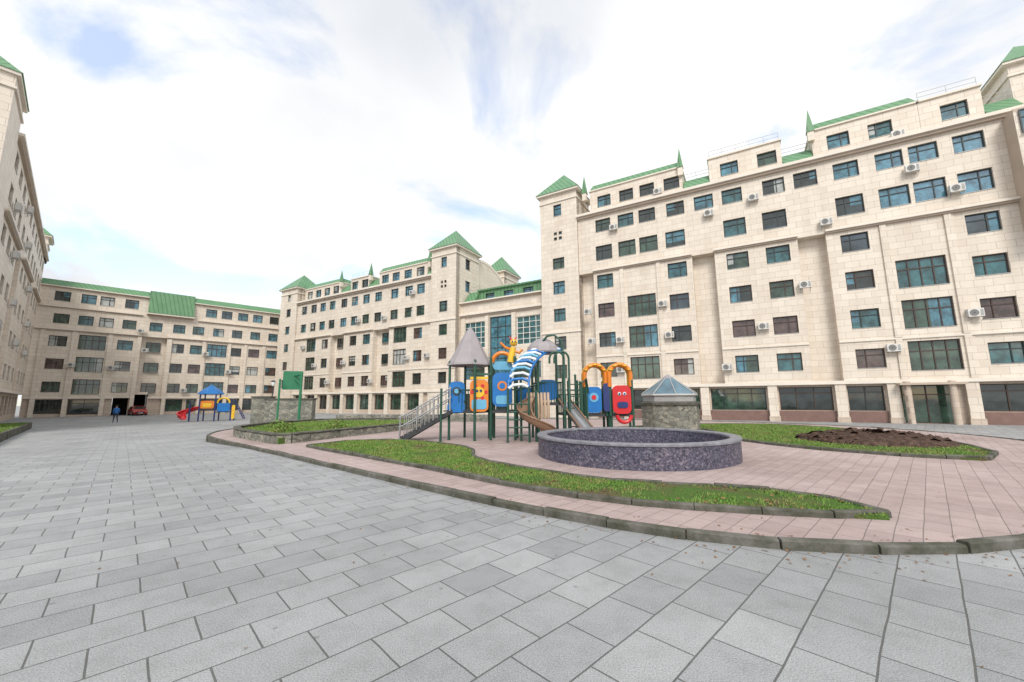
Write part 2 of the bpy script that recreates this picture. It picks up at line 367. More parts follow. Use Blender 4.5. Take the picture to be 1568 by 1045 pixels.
# ================================================================== right wing (A)
FA=frame(21.7,37,-30)
def right_wing():
    e=empty('right_apartment_wing',FA); mb=MB()
    cols=[-12.9,-5.3,.14,3.4,8.9,16.5]; wide=[-9.05,12.7]
    holes=[]
    for k,z in enumerate(rows):
        if k<4:
            holes+=[win(x,z,1.85,1.6,'lo' if k<3 else 'up') for x in cols]
            holes+=[win(x,z+.05,2.95,2.35,'wide_lo' if k<3 else 'wide') for x in wide]
        elif k==4: holes+=[win(x,z+.05,1.9,1.75,'up') for x in [-12.9,-10.3,-8,-5.3,.14,3.4,8.9,11.8,13.95,16.5]]
        else: holes+=[win(x,z,1.75,1.5,'up') for x in [-12.9,-10.3,-8,-5.1,-2.4,.14,3.6,6.05,8.95,11.8,13.9,16.5]]
    holes+=[win(20.5,z,1.8,1.6,'up') for z in rows]
    ZL=16.05; ZT=22.75
    for a,b in [(-14.2,-3.85),(-1.8,4.95),(7.0,15.0),(15.0,24)]:
        wall(mb,a,b,2.95,ZL,0 if a!=15.0 else .06,.95,holes)
        cornice(mb,a,b,ZL-.08)
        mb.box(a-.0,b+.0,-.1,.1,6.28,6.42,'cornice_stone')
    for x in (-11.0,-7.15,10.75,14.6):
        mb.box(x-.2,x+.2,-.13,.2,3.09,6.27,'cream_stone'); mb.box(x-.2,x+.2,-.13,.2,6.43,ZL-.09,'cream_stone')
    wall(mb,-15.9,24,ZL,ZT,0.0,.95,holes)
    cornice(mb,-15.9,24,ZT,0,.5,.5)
    mb.box(-15.85,24,.94,14,GB,ZT,'cream_stone')
    mb.box(-15.9,24,.9,14.1,ZT+.49,ZT+.55,'cornice_stone')
    pil=[-14.7,-11,-7.3,-3.6,1.9,6.7,10,14.4,18.2,22]
    gh=[]
    for a,b in zip(pil[:-1],pil[1:]):
        if a==10: gh.append((a+.5,b-.9,GB+.02,2.62,'shop'))
        else: gh.append((a+.5,b-.5,.6,2.62,'shop'))
    wall(mb,-15.9,24,GB-.1,2.95,.35,.6,gh,'tan_stone')
    for a,b in zip(pil[:-1],pil[1:]):
        if a!=10: mb.box(a+.4,b-.4,.27,.6,GB,.57,'wine_stone')
    for p in pil: mb.box(p-.36,p+.36,-.06,.36,GB,2.95,'cream_stone'); mb.box(p-.42,p+.42,-.12,.37,GB,.1,'tan_stone')
    for p in (10.7,13.2): mb.lathe([(.22,GB),(.22,2.9)],'tan_stone',16,c=(p,-.5,0))
    mb.box(10.2,13.9,-.9,.34,2.62,2.79,'cornice_dark')
    mb.box(-15.9,24,-.16,.3,2.8,3.08,'cornice_stone')
    z=ZT+.55
    attic(mb,-14.6,-4.3,z,[-12.9,-10.3,-8,-5.4]); greengap(mb,-4.25,-1.75,z)
    attic(mb,-1.7,4.6,z,[.14,3.4],'flat'); greengap(mb,4.65,6.95,z)
    attic(mb,7.0,14.3,z,[8.9,11.8,13.55],'green'); attic(mb,14.32,18.0,z,[16.4],'flat'); greengap(mb,18.05,20,z)
    for x in (-15.2,-4.4,6.95): spire(mb,x,.8,z+3.0,2.4)
    tower(mb,20.2,24,2.2,8,z,28.2,31.5,[],[])
    mb.box(18.4,21,-1.4,.1,13,22.6,'cornice_dark')
    wall(mb,18.38,21.02,13.3,22.3,-1.44,.03,[])
    for k in (3,4,5): window(mb,18.6,20.8,rows[k]-.9,rows[k]+.9,-1.46,'wide')
    fh=[]
    for k in (1,2,3): fh.append(win(-18.4,rows[k],1.5,1.55,'up'))
    fh.append(win(-18.4,rows[0],1.5,1.55,'lo')); fh.append(win(-18.4,rows[3]+3.0,1.5,1.4,'up'))
    fh+=crosswin(-18.4,21.3)
    fh.append(win(-18.4,24.6,1.05,1.5,'up'))
    tower(mb,-20.7,-15.9,-.25,4.3,GB,26.7,30.4,fh,[])
    mb.box(-20.82,-15.8,-.4,-.2,2.8,3.08,'cornice_stone')
    mb.box(-20.82,-15.8,-.38,-.2,ZL-6.7,ZL-6.5,'cornice_stone')
    child(mb,'walls_windows_roof',e)
    for t,z in [(7.1,17.0),(13.0,20.2),(12.75,23.9),(1.9,20.7),(-2.0,20.1),(-11.6,20.8),(-6.8,24.2),(-6.9,11.4),(-11.4,8.0),(-14.6,8.1),
                (-6.4,8.1),(1.7,8.2),(-1.5,4.6),(15.1,7.9),(10.3,5.6),(-11.5,4.8),(-14.9,11.5),(5.1,11.6),(15.3,17.8)]:
        yy=0 if z<23 else .9
        place_ac(FA@Matrix.Translation((t,yy-.15,z)))
right_wing()
# ================================================================== link + middle wing (B)
def middle_wing():
    e=empty('middle_apartment_wing',FA); mb=MB()
    ZL=12.7; ZT=19.35; r=[z-.1 for z in rows]
    cols=[-41,-48.4,-52,-55.2,-59.4,-62.5,-70.2]; wide=[-44.6,-66.4]
    holes=[]
    for k in range(3):
        holes+=[win(x,r[k],1.7,1.6,'lo') for x in cols]+[win(x,r[k]+.05,2.7,2.3,'wide_lo') for x in wide]
    for k in (3,4): holes+=[win(x,r[k],1.6,1.5,'up') for x in [-40.6,-43,-46,-49.6,-52.4,-55.2,-57.9,-61,-63.6,-66.2,-69]]
    for a,b in [(-71,-60.9),(-57.5,-50.4),(-46.9,-38.3)]:
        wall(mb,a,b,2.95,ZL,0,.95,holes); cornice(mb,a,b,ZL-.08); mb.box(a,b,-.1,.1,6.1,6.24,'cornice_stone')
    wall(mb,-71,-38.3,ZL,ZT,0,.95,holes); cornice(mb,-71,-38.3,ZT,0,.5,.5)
    mb.box(-71,-38.3,.94,13,GB,ZT,'cream_stone'); mb.box(-71,-38.3,.9,13,ZT+.49,ZT+.55,'cornice_stone')
    for x in (-48.4,-59.4):
        for k in range(3): window(mb,x-.85,x+.85,r[k]-.8,r[k]+.8,.92,'lo')
    pil=[-71,-67.5,-64,-60.6,-57.2,-53.8,-50.4,-47,-43.5,-40,-38.4]; gh=[(a+.5,b-.5,.3,2.6,'shop') for a,b in zip(pil[:-1],pil[1:]) if b-a>2]
    wall(mb,-71,-38.3,GB-.1,2.95,.35,.6,gh,'tan_stone')
    for p in pil: mb.box(p-.36,p+.36,-.06,.36,GB,2.95,'cream_stone')
    mb.box(-71,-38.3,-.16,.3,2.8,3.08,'cornice_stone')
    z=ZT+.55
    attic(mb,-50.5,-40.2,z,[-41.6,-44.2,-46.8,-49.2],h=2.4); greengap(mb,-53,-50.6,z)
    attic(mb,-57.5,-53.05,z,[-54,-56.5],'flat',h=2.4); greengap(mb,-60,-57.6,z)
    attic(mb,-70.5,-60.1,z,[-61.5,-64,-66.5,-69],h=2.4)
    greengap(mb,-40.1,-38.4,z)
    for x in (-39.6,-52.5,-60): spire(mb,x,.8,z+2.4,2.2)
    fh=[win(-36,r[k],1.5,1.55,'lo' if k<2 else 'up') for k in range(4)]+crosswin(-36,r[4]-.1)+[win(-36,21.2,1.05,1.5,'up')]
    tower(mb,-38.3,-33.8,-.35,5.2,GB,23.2,27,fh,[win(2.8,21.2,1.2,1.6,'up'),win(2.8,17.9,1.2,1.6,'up')])
    for zz in (2.8,6.0,ZL): mb.box(-38.4,-33.7,-.48,-.3,zz,zz+.25,'cornice_stone')
    pr=[(5.25,23.0),(7,23.3),(9,23.1),(11,22.4),(13,21.2)]
    for (a,za),(b,zb) in zip(pr[:-1],pr[1:]):
        mb.quad((-34.2,a,0),(-34.2,b,0),(-34.2,b,zb),(-34.2,a,za),'cream_stone'); mb.quad((-38,a,za),(-34.2,a,za),(-34.2,b,zb),(-38,b,zb),'cornice_stone')
        mb.quad((-34.15,a,za-.35),(-34.15,b,zb-.35),(-34.15,b,zb+.05),(-34.15,a,za+.05),'cornice_stone')
    tower(mb,-38,-34,13,18,0,23.2,27,[],[win(2.5,20.5,1.2,1.8,'up')])
    fh=[win(-73.5,r[k],1.4,1.5,'lo' if k<2 else 'up') for k in range(5)]+[win(-73.5,21,1.05,1.4,'up')]
    tower(mb,-76.2,-71,-.3,5,GB,22.6,26.2,fh,[])
    child(mb,'walls_windows_roof',e)
    for x,z in [(-50.4,4.7),(-57,7.9),(-42.8,7.9),(-64.7,7.8),(-60.9,4.8),(-68.3,11.2),(-53.8,14.6),(-47.8,14.4),(-42,17.6),(-38.9,8)]:
        place_ac(FA@Matrix.Translation((x,-.15,z)))
    e=empty('gatehouse_link_building',FA); mb=MB(); y=.9
    H=[(-33.2,-29.6,8.6,12.2,'lattice'),(-24.9,-21.3,8.6,12.2,'lattice'),(-29,-25.5,2.9,12.6,'curtainwall')]
    for x in (-31.4,-23.1): H+=[(x-1.8,x+1.8,4.4,6.4,'wide_lo')]
    for x in (-32.2,-22.2,-27.2): H.append((x-.9,x+.9,0,2.5,'shop'))
    wall(mb,-33.8,-20.7,GB-.1,14.8,y,.9,H); mb.box(-33.8,-20.7,y+.88,13,GB,14.8,'cream_stone')
    for x in (-33.2,-29.3,-25.2,-21.1): mb.box(x-.28,x+.28,y-.3,y+.05,GB,12.8,'cream_stone')
    cornice(mb,-33.8,-20.7,13.0,y,.4,.4); cornice(mb,-33.8,-20.7,14.8,y,.45,.3)
    H=[win(x,16,1.5,.9,'up') for x in (-30,-27,-24)]
    wall(mb,-31.8,-20.75,15.1,16.9,y+1.6,.4,H,'green_metal'); mb.box(-31.8,-20.75,y+2,12,15.1,16.9,'green_metal')
    mb.box(-32,-20.75,y+1.3,12,16.9,17.1,'green_metal')
    greengap(mb,-33.7,-31.9,15.1,y+.3)
    child(mb,'walls_windows_roof',e)
middle_wing()
# ================================================================== far left wing (C)
FC=frame(-68.4,56,44.5)
def far_wing():
    e=empty('far_apartment_wing',FC); mb=MB(); L=33.5
    r=[3.95+3.35*k for k in range(5)]; cols=[2.5,9.6,13,16,18.6,24.3,27.2,30.2]; wide=[6,21.5]; ZL=12.3; ZT=18.7
    holes=[]
    for k in range(3):
        holes+=[win(x,r[k],1.8,1.55,'lo') for x in cols]+[win(x,r[k]+.05,2.9,2.25,'wide_lo') for x in wide]
    for k in (3,4):
        xs=[2.5,5,7.2,9.8,13,16,18.6,21.5,24.3,27.2,30.2]
        if k==4: xs=[2.3,5,7,9.8,20.2,22.5,25,27.4,30.2]
        holes+=[win(x,r[k],1.6,1.45,'up') for x in xs]
    for a,b in [(0,11.3),(14.6,L)]:
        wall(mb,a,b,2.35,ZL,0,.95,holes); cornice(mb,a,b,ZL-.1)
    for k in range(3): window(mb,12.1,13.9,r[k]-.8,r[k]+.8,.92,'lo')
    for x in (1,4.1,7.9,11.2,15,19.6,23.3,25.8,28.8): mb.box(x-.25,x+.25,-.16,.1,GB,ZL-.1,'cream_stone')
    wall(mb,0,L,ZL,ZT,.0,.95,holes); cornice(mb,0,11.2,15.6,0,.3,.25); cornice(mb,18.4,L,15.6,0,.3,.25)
    mb.box(0,L,.94,12,3.3,ZT,'cream_stone'); mb.box(0,8.9,.94,12,GB,3.3,'cream_stone'); mb.box(13.1,L,.94,12,GB,3.3,'cream_stone')
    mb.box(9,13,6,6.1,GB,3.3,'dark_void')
    gh=[(1.2,3.9,.1,2.1,'shop'),(4.4,7.7,-.1,2.1,'shop'),(15.3,17.5,.1,2.1,'shop'),(18,19.2,.1,2.1,'shop'),(20,23,.1,2.1,'shop'),(23.6,25.5,.1,2.1,'shop'),(26.1,28.5,.1,2.1,'shop')]
    wall(mb,0,9,GB-.1,2.35,.3,.64,gh,'tan_stone'); wall(mb,13,L,GB-.1,2.35,.3,.64,gh,'tan_stone')
    mb.box(9,13,.3,.93,2.9,3.3,'cream_stone'); mb.box(0,9,-.15,.3,2.25,2.5,'cornice_stone'); mb.box(13,L,-.15,.3,2.25,2.5,'cornice_stone')
    mb.box(10.8,11.2,1.5,1.9,GB,3.2,'tan_stone')
    for a,b in ((0,11.75),(17.75,L)):
        cornice(mb,a,b,ZT-.1,0,.4,.25)
        mb.add([(a,-.35,ZT+.16),(b,-.35,ZT+.16),(b,.5,ZT+1.15),(a,.5,ZT+1.15),(a,6,ZT+1.3),(b,6,ZT+1.3)],[(0,1,2,3),(3,2,5,4)],'green_metal')
    a,b=11.8,17.7
    mb.add([(a,-.8,16.2),(b,-.8,16.2),(b,-.05,20.0),(a,-.05,20.0),(a,6,20.0),(b,6,20.0),(a,.5,16.2),(b,.5,16.2)],[(0,1,2,3),(3,2,5,4),(0,3,6),(1,7,2),(0,6,7,1)],'green_metal')
    mb.box(a,b,0.02,6,ZT,19.99,'green_metal')
    cornice(mb,a-.1,b+.1,15.85,0,.85,.3)
    child(mb,'walls_windows_roof',e)
    for x,z in [(8.4,7),(12,10),(17.4,3.6),(4.2,7.2),(23.4,7),(11.2,13.1),(19.9,10)]: place_ac(FC@Matrix.Translation((x,-.3,z)))
far_wing()
# ================================================================== left wing (D)
FD=frame(-38,28,137.3)
def left_wing():
    e=empty('left_apartment_wing',FD); mb=MB(); L=41
    ZL=16.0; ZT=22.0; holes=[]
    xs=[2.5,6,9.5,13.5,17.5,21,25,28.5,32,35.5,39]
    for k,z in enumerate(rows): holes+=[win(x,z,1.8,1.5,'lo' if k<3 else 'up') for x in xs if z<21]
    holes+=[win(x,20.9,1.8,1.4,'up') for x in xs]
    for a,b in [(0,11.5),(15.2,26.7),(30.3,L)]:
        wall(mb,a,b,2.95,ZL,0,.95,holes); cornice(mb,a,b,ZL-.08)
    wall(mb,0,L,ZL,ZT,0,.95,holes); cornice(mb,0,L,ZT,0,.4,.4)
    mb.box(0,L,.94,12,GB,ZT,'cream_stone')
    wall(mb,0,L,GB-.1,2.95,.35,.6,[(x-1.2,x+1.2,.3,2.5,'shop') for x in xs],'tan_stone'); mb.box(0,L,-.16,.3,2.8,3.08,'cornice_stone')
    attic(mb,6,16,ZT+.55,[8,11,14],h=2.2); attic(mb,20,30,ZT+.55,[22,25,28],h=2.2)
    tower(mb,-5,0,-.1,6,GB,24.2,27.7,[],[],e=.2)
    tower(mb,L-3,L+1,-.15,4,ZT,25,28,[],[])
    child(mb,'walls_windows_roof',e)
    for x,z in [(4.3,7.9),(7.9,14.6),(11.6,11),(15.6,17.6),(19.4,8),(23,14.5),(27,11),(30.4,7.8),(12,20.2),(4.3,17.8)]: place_ac(FD@Matrix.Translation((x,-.15,z)))
left_wing()

# ------------------------------------------------------------------ ground
mb=MB()
gx=sorted(set(list(range(-300,-79,20))+[x for x in range(-80,81,2)]+list(range(80,301,20)))); gy=sorted(set(list(range(-200,-19,20))+[y for y in range(-20,101,2)]+list(range(100,401,20))))
V=[(x,y,gz(x,y)) for x in gx for y in gy]; ny=len(gy)
mb.add(V,[(i*ny+j,(i+1)*ny+j,(i+1)*ny+j+1,i*ny+j+1) for i in range(len(gx)-1) for j in range(ny-1)],'granite_slabs',True); mb.make('pavement')
def cr(pts,n=6,closed=False):
    out=[];m=len(pts)
    for i in range(m if closed else m-1):
        g=lambda k: Vector(pts[k%m] if closed else pts[max(0,min(m-1,k))])
        a,b,c,d=g(i-1),g(i),g(i+1),g(i+2)
        for j in range(n):
            t=j/n; out.append(tuple(.5*((2*b)+(c-a)*t+(2*a-5*b+4*c-d)*t*t+(3*b-a-3*c+d)*t**3)))
    if not closed: out.append(tuple(pts[-1]))
    return out
def kerb(name,pts,z0,z1,w=.15,L=1.0,closed=True,mat='kerb_stone'):
    P=[Vector(p) for p in pts]
    if closed: P.append(P[0])
    cum=[0]
    for a,b in zip(P[:-1],P[1:]): cum.append(cum[-1]+(b-a).length)
    T=cum[-1]; n=max(3,round(T/L)); 
    def at(s):
        s=max(0,min(T-1e-5,s))
        i=max(k for k in range(len(cum)) if cum[k]<=s); i=min(i,len(P)-2)
        return P[i].lerp(P[i+1],(s-cum[i])/max(1e-6,cum[i+1]-cum[i]))
    mb=MB()
    for i in range(n):
        g=random.uniform(.003,.012)
        a=at(T*i/n+g); b=at(T*(i+1)/n-g); d=(b-a).normalized(); q=Vector((-d.y,d.x))*w/2
        j=random.uniform(-.012,.012); o=q.normalized()*random.uniform(-.012,.012)
        a=a+o;b=b+o; c=.02
        k=random.uniform(-.01,.01)
        vs=[]
        for p,h in ((a,j),(b,j+k)):
            vs+=[(p.x-q.x,p.y-q.y,z0),(p.x-q.x,p.y-q.y,z1+h-c),(p.x-q.x*.75,p.y-q.y*.75,z1+h),(p.x+q.x*.75,p.y+q.y*.75,z1+h),(p.x+q.x,p.y+q.y,z1+h-c),(p.x+q.x,p.y+q.y,z0)]
        fs=[(i2,i2+1,i2+7,i2+6) for i2 in range(5)]+[(0,1,2,3,4,5),(11,10,9,8,7,6)]
        mb.add(vs,fs,mat)
    return mb.make(name)
outer=[(-13.14,18.16),(-10.55,15.91),(-7.79,13.5),(-4.02,10.2),(-1.93,8.35),(-.27,6.95),(1.02,6.0),(1.9,5.45),(2.7,5.1),(3.5,4.88),(4.3,4.8),(5.13,4.82),(6.0,4.98),(7.5,5.6),(10,7.2),(13.5,9.8),(16.5,12.3),(19,15),(20,19),(19,24),(14,29.5),(6,33),(-2,35),(-9,34.5),(-16,30),(-17,25),(-15.5,20.8)]
outer=cr(outer,5,True)
mb=MB(); mb.prism(outer,-.4,.075,'pink_slabs'); mb.make('pink_paving')
kerb('outer_kerb',outer,-.4,.11,.125,1.0)
def pip(px,py,poly):
    x=np.array([p[0] for p in poly]);y=np.array([p[1] for p in poly]); ins=np.zeros(len(px),bool); j=len(poly)-1
    for i in range(len(poly)):
        c=((y[i]>py)!=(y[j]>py))&(px<(x[j]-x[i])*(py-y[i])/(y[j]-y[i]+1e-12)+x[i]); ins^=c; j=i
    return ins
def grass(name,poly,z,n,hh=.05,leaves=200,z0=.0):
    mb=MB(); mb.prism(poly,z0,z,'grass_soil')
    xs=[p[0] for p in poly]; ys=[p[1] for p in poly]
    mb.make(name+'_soil')
    px=np.random.uniform(min(xs),max(xs),n*3); py=np.random.uniform(min(ys),max(ys),n*3); k=pip(px,py,poly); px=px[k][:n];py=py[k][:n]
    d=np.sin(px*2.1+1.3*np.sin(py*1.7))*np.cos(py*1.9+px*.6)+.6*np.sin(px*5.3+py*3.1)*np.sin(py*4.7)+np.random.uniform(-.7,.7,len(px))
    d=d-2.2*np.exp(-((px-2.6)**2/.9+(py-7.2)**2/.25))      # worn brown patch
    k=d>-.45; px=px[k];py=py[k]; m=len(px)
    a=np.random.uniform(0,6.28,m); h=np.random.uniform(.3,1.3,m)*hh; w=.005+.003*np.random.rand(m)
    w=w*(1+np.hypot(px,py)/14)
    lx=np.random.normal(0,.5,m)*h; ly=np.random.normal(0,.5,m)*h
    V=np.zeros((m,3,3)); V[:,0]=np.stack([px-np.cos(a)*w,py-np.sin(a)*w,np.full(m,z)],1); V[:,1]=np.stack([px+np.cos(a)*w,py+np.sin(a)*w,np.full(m,z)],1)
    V[:,2]=np.stack([px+lx,py+ly,z+h],1)
    V=V.reshape(-1,3); F=np.arange(3*m).reshape(-1,3)
    vs=V.tolist(); fs=F.tolist(); mi=[0]*m
    px=np.random.uniform(min(xs),max(xs),leaves*3); py=np.random.uniform(min(ys),max(ys),leaves*3); k=pip(px,py,poly)
    for x,y in list(zip(px[k],py[k]))[:leaves]:
        b=random.uniform(0,6.28); s=random.uniform(.02,.045); zz=z+hh*random.uniform(.3,.9); o=len(vs)
        for q,r_ in ((0,1),(1.4,.6),(3.14,1),(4.9,.55)): vs.append([x+math.cos(b+q)*s*r_,y+math.sin(b+q)*s*r_,zz+random.uniform(-.01,.02)])
        fs.append([o,o+1,o+2,o+3]); mi.append(1)
    me=bpy.data.meshes.new(name); me.from_pydata(vs,[],fs); me.materials.append(MATS['grass_blade']); me.materials.append(MATS['dry_leaf'])
    me.polygons.foreach_set('material_index',mi); o=bpy.data.objects.new(name,me); S.collection.objects.link(o)
g1=[(-7.5,14.95),(-6,13.55),(-4.32,12.06),(-1.98,9.97),(-.07,8.05),(1.24,7.0),(2.16,6.52),(3.05,6.25),(3.87,6.03),(5.15,5.75),(5.3,5.95),(5.27,6.65),(4.8,7.3),(3.7,7.75),(2.27,8.15),(1.2,8.9),(.23,9.88),(-.7,10.9),(-1.2,11.91),(-1.25,13.2),(-1.7,14.3),(-3.2,15.9),(-4.8,16.9),(-6.6,16.7)]
grass('front_lawn',g1,.13,52000,.04,500,.06); kerb('lawn_kerb',g1,.06,.165,.11,.9)
g2=[(8.8,16.5),(9.2,14.6),(9.6,13.3),(10.95,11.6),(12.3,10.7),(14.0,11.9),(14.9,13.3),(16.5,16),(17.2,18.5),(17,22),(15.5,25),(12,25.5),(9,24.5),(7,23.5),(5,23),(4.6,21.5),(6.5,21.8),(8,22),(10,21),(9.5,18.5)]
grass('right_lawn',g2,.13,45000,.05,400,.06); kerb('lawn_kerb',g2,.06,.17,.12,.9)
g3=[(-12.9,19.2),(-11,17.5),(-9.1,15.9),(-8.5,17.2),(-7.6,19.5),(-6.5,22),(-5.2,25.5),(-6.5,28.5),(-10,29.5),(-14,28.5),(-15,24.5),(-14.3,21)]
grass('planter_lawn',g3,.30,22000,.09,200,.05); kerb('planter_stone_wall',g3,.05,.40,.26,.8,mat='rubble_stone')
kerb('planter_coping',g3,.415,.47,.32,.8)
kerb('low_garden_wall',[(-13.5,31.0),(-9,31.6),(-4.5,31.4),(-1.5,30.2)],-.4,.62,.3,.9,closed=False,mat='rubble_stone')
g4=[(-20,12.8),(-23.5,18.0),(-39.5,33.3),(-41,32.5),(-31,23),(-22,13)]
grass('left_lawn',g4,.1,12000,.06,80,-.4); kerb('lawn_kerb',g4,-.4,.13,.14,1)
def shrub(x,y,z,r,h):
    mb=MB(); 
    for i in range(260):
        a=random.uniform(0,6.28); rr=r*math.sqrt(random.random()); zz=z+h*random.random()*(1-.6*(rr/r)**2)
        s=random.uniform(.04,.08); M=Matrix.Translation((x+rr*math.cos(a),y+rr*math.sin(a),zz))@Matrix.Rotation(random.uniform(0,6),4,Vector((random.random()-.5,random.random()-.5,random.random())))
        mb.add([tuple(M@Vector(p)) for p in ((-s,0,0),(0,-s*.5,0),(s,0,0),(0,s*.5,0))],[(0,1,2,3)],'grass_blade')
    for i in range(6):
        a=i*1.05; mb.tube([(x,y,z),(x+r*.6*math.cos(a),y+r*.6*math.sin(a),z+h*.8)],.012,'mulch',5,.004)
    mb.make('shrub')
for x,y,r,h in ((-10.6,18.8,.6,.5),(-9.2,21,.7,.55),(-12.6,22,.6,.5)): shrub(x,y,.3,r,h)
mb=MB()
for i in range(420):
    if i<300:
        p=Vector(random.choice(outer[:70])); x=p.x+random.gauss(0,.25)-.1; y=p.y+random.gauss(0,.25)-.12
        z=.078 if pip(np.array([x]),np.array([y]),outer)[0] else .004
    else: x=random.uniform(-9,9); y=random.uniform(1.8,14); z=.078 if pip(np.array([x]),np.array([y]),outer)[0] else .004
    if pip(np.array([x]),np.array([y]),g1)[0]: continue
    b=random.uniform(0,6.28); s=random.uniform(.012,.03)
    mb.add([(x+math.cos(b+q)*s*r_,y+math.sin(b+q)*s*r_,z+random.uniform(0.001,.012)) for q,r_ in ((0,1),(1.4,.6),(3.14,1),(4.9,.55))],[(0,1,2,3)],'dry_leaf')
mb.make('fallen_leaves')
# mulch bed
mb=MB(); c=(13.4,15.3)
for i in range(260):
    a=random.uniform(0,6.28); r=math.sqrt(random.random()); x=c[0]+math.cos(a)*r*2.3; y=c[1]+math.sin(a)*r*1.9
    zz=.14+.3*(1-r*r); s=random.uniform(.08,.22)
    M=Matrix.Translation((x,y,zz))@Matrix.Rotation(random.uniform(0,6),4,Vector((random.random(),random.random(),1)))
    mb.X=M
    vs=[(math.cos(q*1.047)*s*random.uniform(.7,1.2),math.sin(q*1.047)*s*random.uniform(.7,1.2),-s*.4) for q in range(6)]+[(math.cos(q*1.047)*s*random.uniform(.5,.9),math.sin(q*1.047)*s*random.uniform(.5,.9),s*.35) for q in range(6)]
    mb.add(vs,[(q,(q+1)%6,(q+1)%6+6,q+6) for q in range(6)]+[(6,7,8,9,10,11)],'mulch')
mb.X=Matrix.Identity(4); mb.lathe([(2.4,.10),(2.1,.25),(1.3,.42),(.02,.46)],'mulch',28,c=(c[0],c[1],0),cap=False)
mb.make('flower_bed')

# ------------------------------------------------------------------ ring basin
mb=MB(); Ro=2.86
mb.lathe([(Ro,.07),(Ro,.62)],'purple_granite',96,smooth=False,cap=False)
mb.lathe([(Ro,.62),(Ro+.035,.625),(Ro+.035,.67),(Ro+.02,.69),(Ro-.24,.69),(Ro-.26,.67),(Ro-.26,.625),(Ro-.24,.62)],'ring_coping',96,smooth=False,cap=False)
mb.lathe([(Ro-.24,.62),(Ro-.24,.12),(.01,.12)],'purple_granite',96,smooth=False,cap=False)
mb.make('round_stone_basin',None,Matrix.Translation((3.64,12.38,0)))

# ------------------------------------------------------------------ kiosk
e=empty('ventilation_kiosk',Matrix.Translation((8.15,20.9,0))@Matrix.Rotation(R(14),4,'Z')); mb=MB()
def octp(r,z,a0=R(22.5)): return [(r*math.cos(a0+i*math.pi/4),r*math.sin(a0+i*math.pi/4),z) for i in range(8)]
mb.lathe([(1.42,.05),(1.42,1.42)],'rubble_stone',8,smooth=False,a0=R(22.5))
mb.lathe([(1.52,1.42),(1.52,1.52),(1.44,1.56)],'kerb_stone',8,smooth=False,a0=R(22.5))
mb.lathe([(1.28,1.56),(1.28,1.88)],'canopy_grey',8,smooth=False,a0=R(22.5))
for i in range(8):
    a=R(22.5)+i*math.pi/4; b=a+math.pi/4
    for k in range(6):
        z=1.6+.045*k
        p=Vector((1.3*math.cos(a),1.3*math.sin(a),z)); q=Vector((1.3*math.cos(b),1.3*math.sin(b),z)); mb.tube([p,q],.012,'white_paint',4)
mb.lathe([(1.40,1.88),(1.42,1.95),(1.34,1.96)],'white_paint',8,smooth=False,a0=R(22.5))
mb.lathe([(1.34,1.965),(.24,2.78)],'skylight_glass',8,smooth=False,cap=False,a0=R(22.5))
mb.lathe([(.26,2.76),(.22,2.84),(.0,3.0)],'canopy_grey',8,smooth=False,cap=False,a0=R(22.5))
for p,q in zip(octp(1.36,1.98),octp(.24,2.79)): mb.tube([p,q],.026,'railing_grey',6)
child(mb,'body',e)

# ------------------------------------------------------------------ playground structure
def arc(c,r,a0,a1,n=12,plane='xz',ry=None):
    out=[]
    for i in range(n+1):
        a=R(a0+(a1-a0)*i/n); u=r*math.cos(a); v=(ry or r)*math.sin(a)
        out.append((c[0]+u,c[1],c[2]+v) if plane=='xz' else (c[0],c[1]+u,c[2]+v))
    return out
def panel(mb,x0,x1,y,z0,z1,mat,t=.04,r=.15):
    pts=[]
    for cx,cz,a in ((x1-r,z1-r,0),(x0+r,z1-r,90),(x0+r,z0+r,180),(x1-r,z0+r,270)):
        for k in range(5): q=R(a+k*22.5); pts.append((cx+r*math.cos(q),cz+r*math.sin(q)))
    n=len(pts)
    mb.add([(p[0],y,p[1]) for p in pts]+[(p[0],y+t,p[1]) for p in pts],[tuple(range(n)),tuple(range(2*n-1,n-1,-1))]+[(i,(i+1)%n,(i+1)%n+n,i+n) for i in range(n)],mat)
def disc(mb,x,y,z,r,mat,t=.02,n=16):
    vs=[(x+r*math.cos(2*math.pi*i/n),y,z+r*math.sin(2*math.pi*i/n)) for i in range(n)]
    mb.add(vs+[(p[0],y+t,p[2]) for p in vs],[tuple(range(n))]+[(i,(i+1)%n,(i+1)%n+n,i+n) for i in range(n)],mat)
def deck(mb,cx,cy,s,z,ang,top,posts=(0,1,2,3),mat='play_green'):
    pts=[]
    for k in range(4):
        a=R(ang+45+90*k); pts.append((cx+s*math.cos(a),cy+s*math.sin(a)))
    for k in posts:
        mb.tube([(pts[k][0],pts[k][1],.06),(pts[k][0],pts[k][1],top)],.055,mat,12); mb.lathe([(.065,0),(.06,.05),(.0,.09)],'play_green',10,c=(pts[k][0],pts[k][1],top-.02),cap=False)
    q=[(cx+(p[0]-cx)*.95,cy+(p[1]-cy)*.95) for p in pts]; mb.prism(q,z-.12,z,'step_dark')
    mb.add([(p[0],p[1],z-.12) for p in q],[(3,2,1,0)],'step_dark')
    return pts
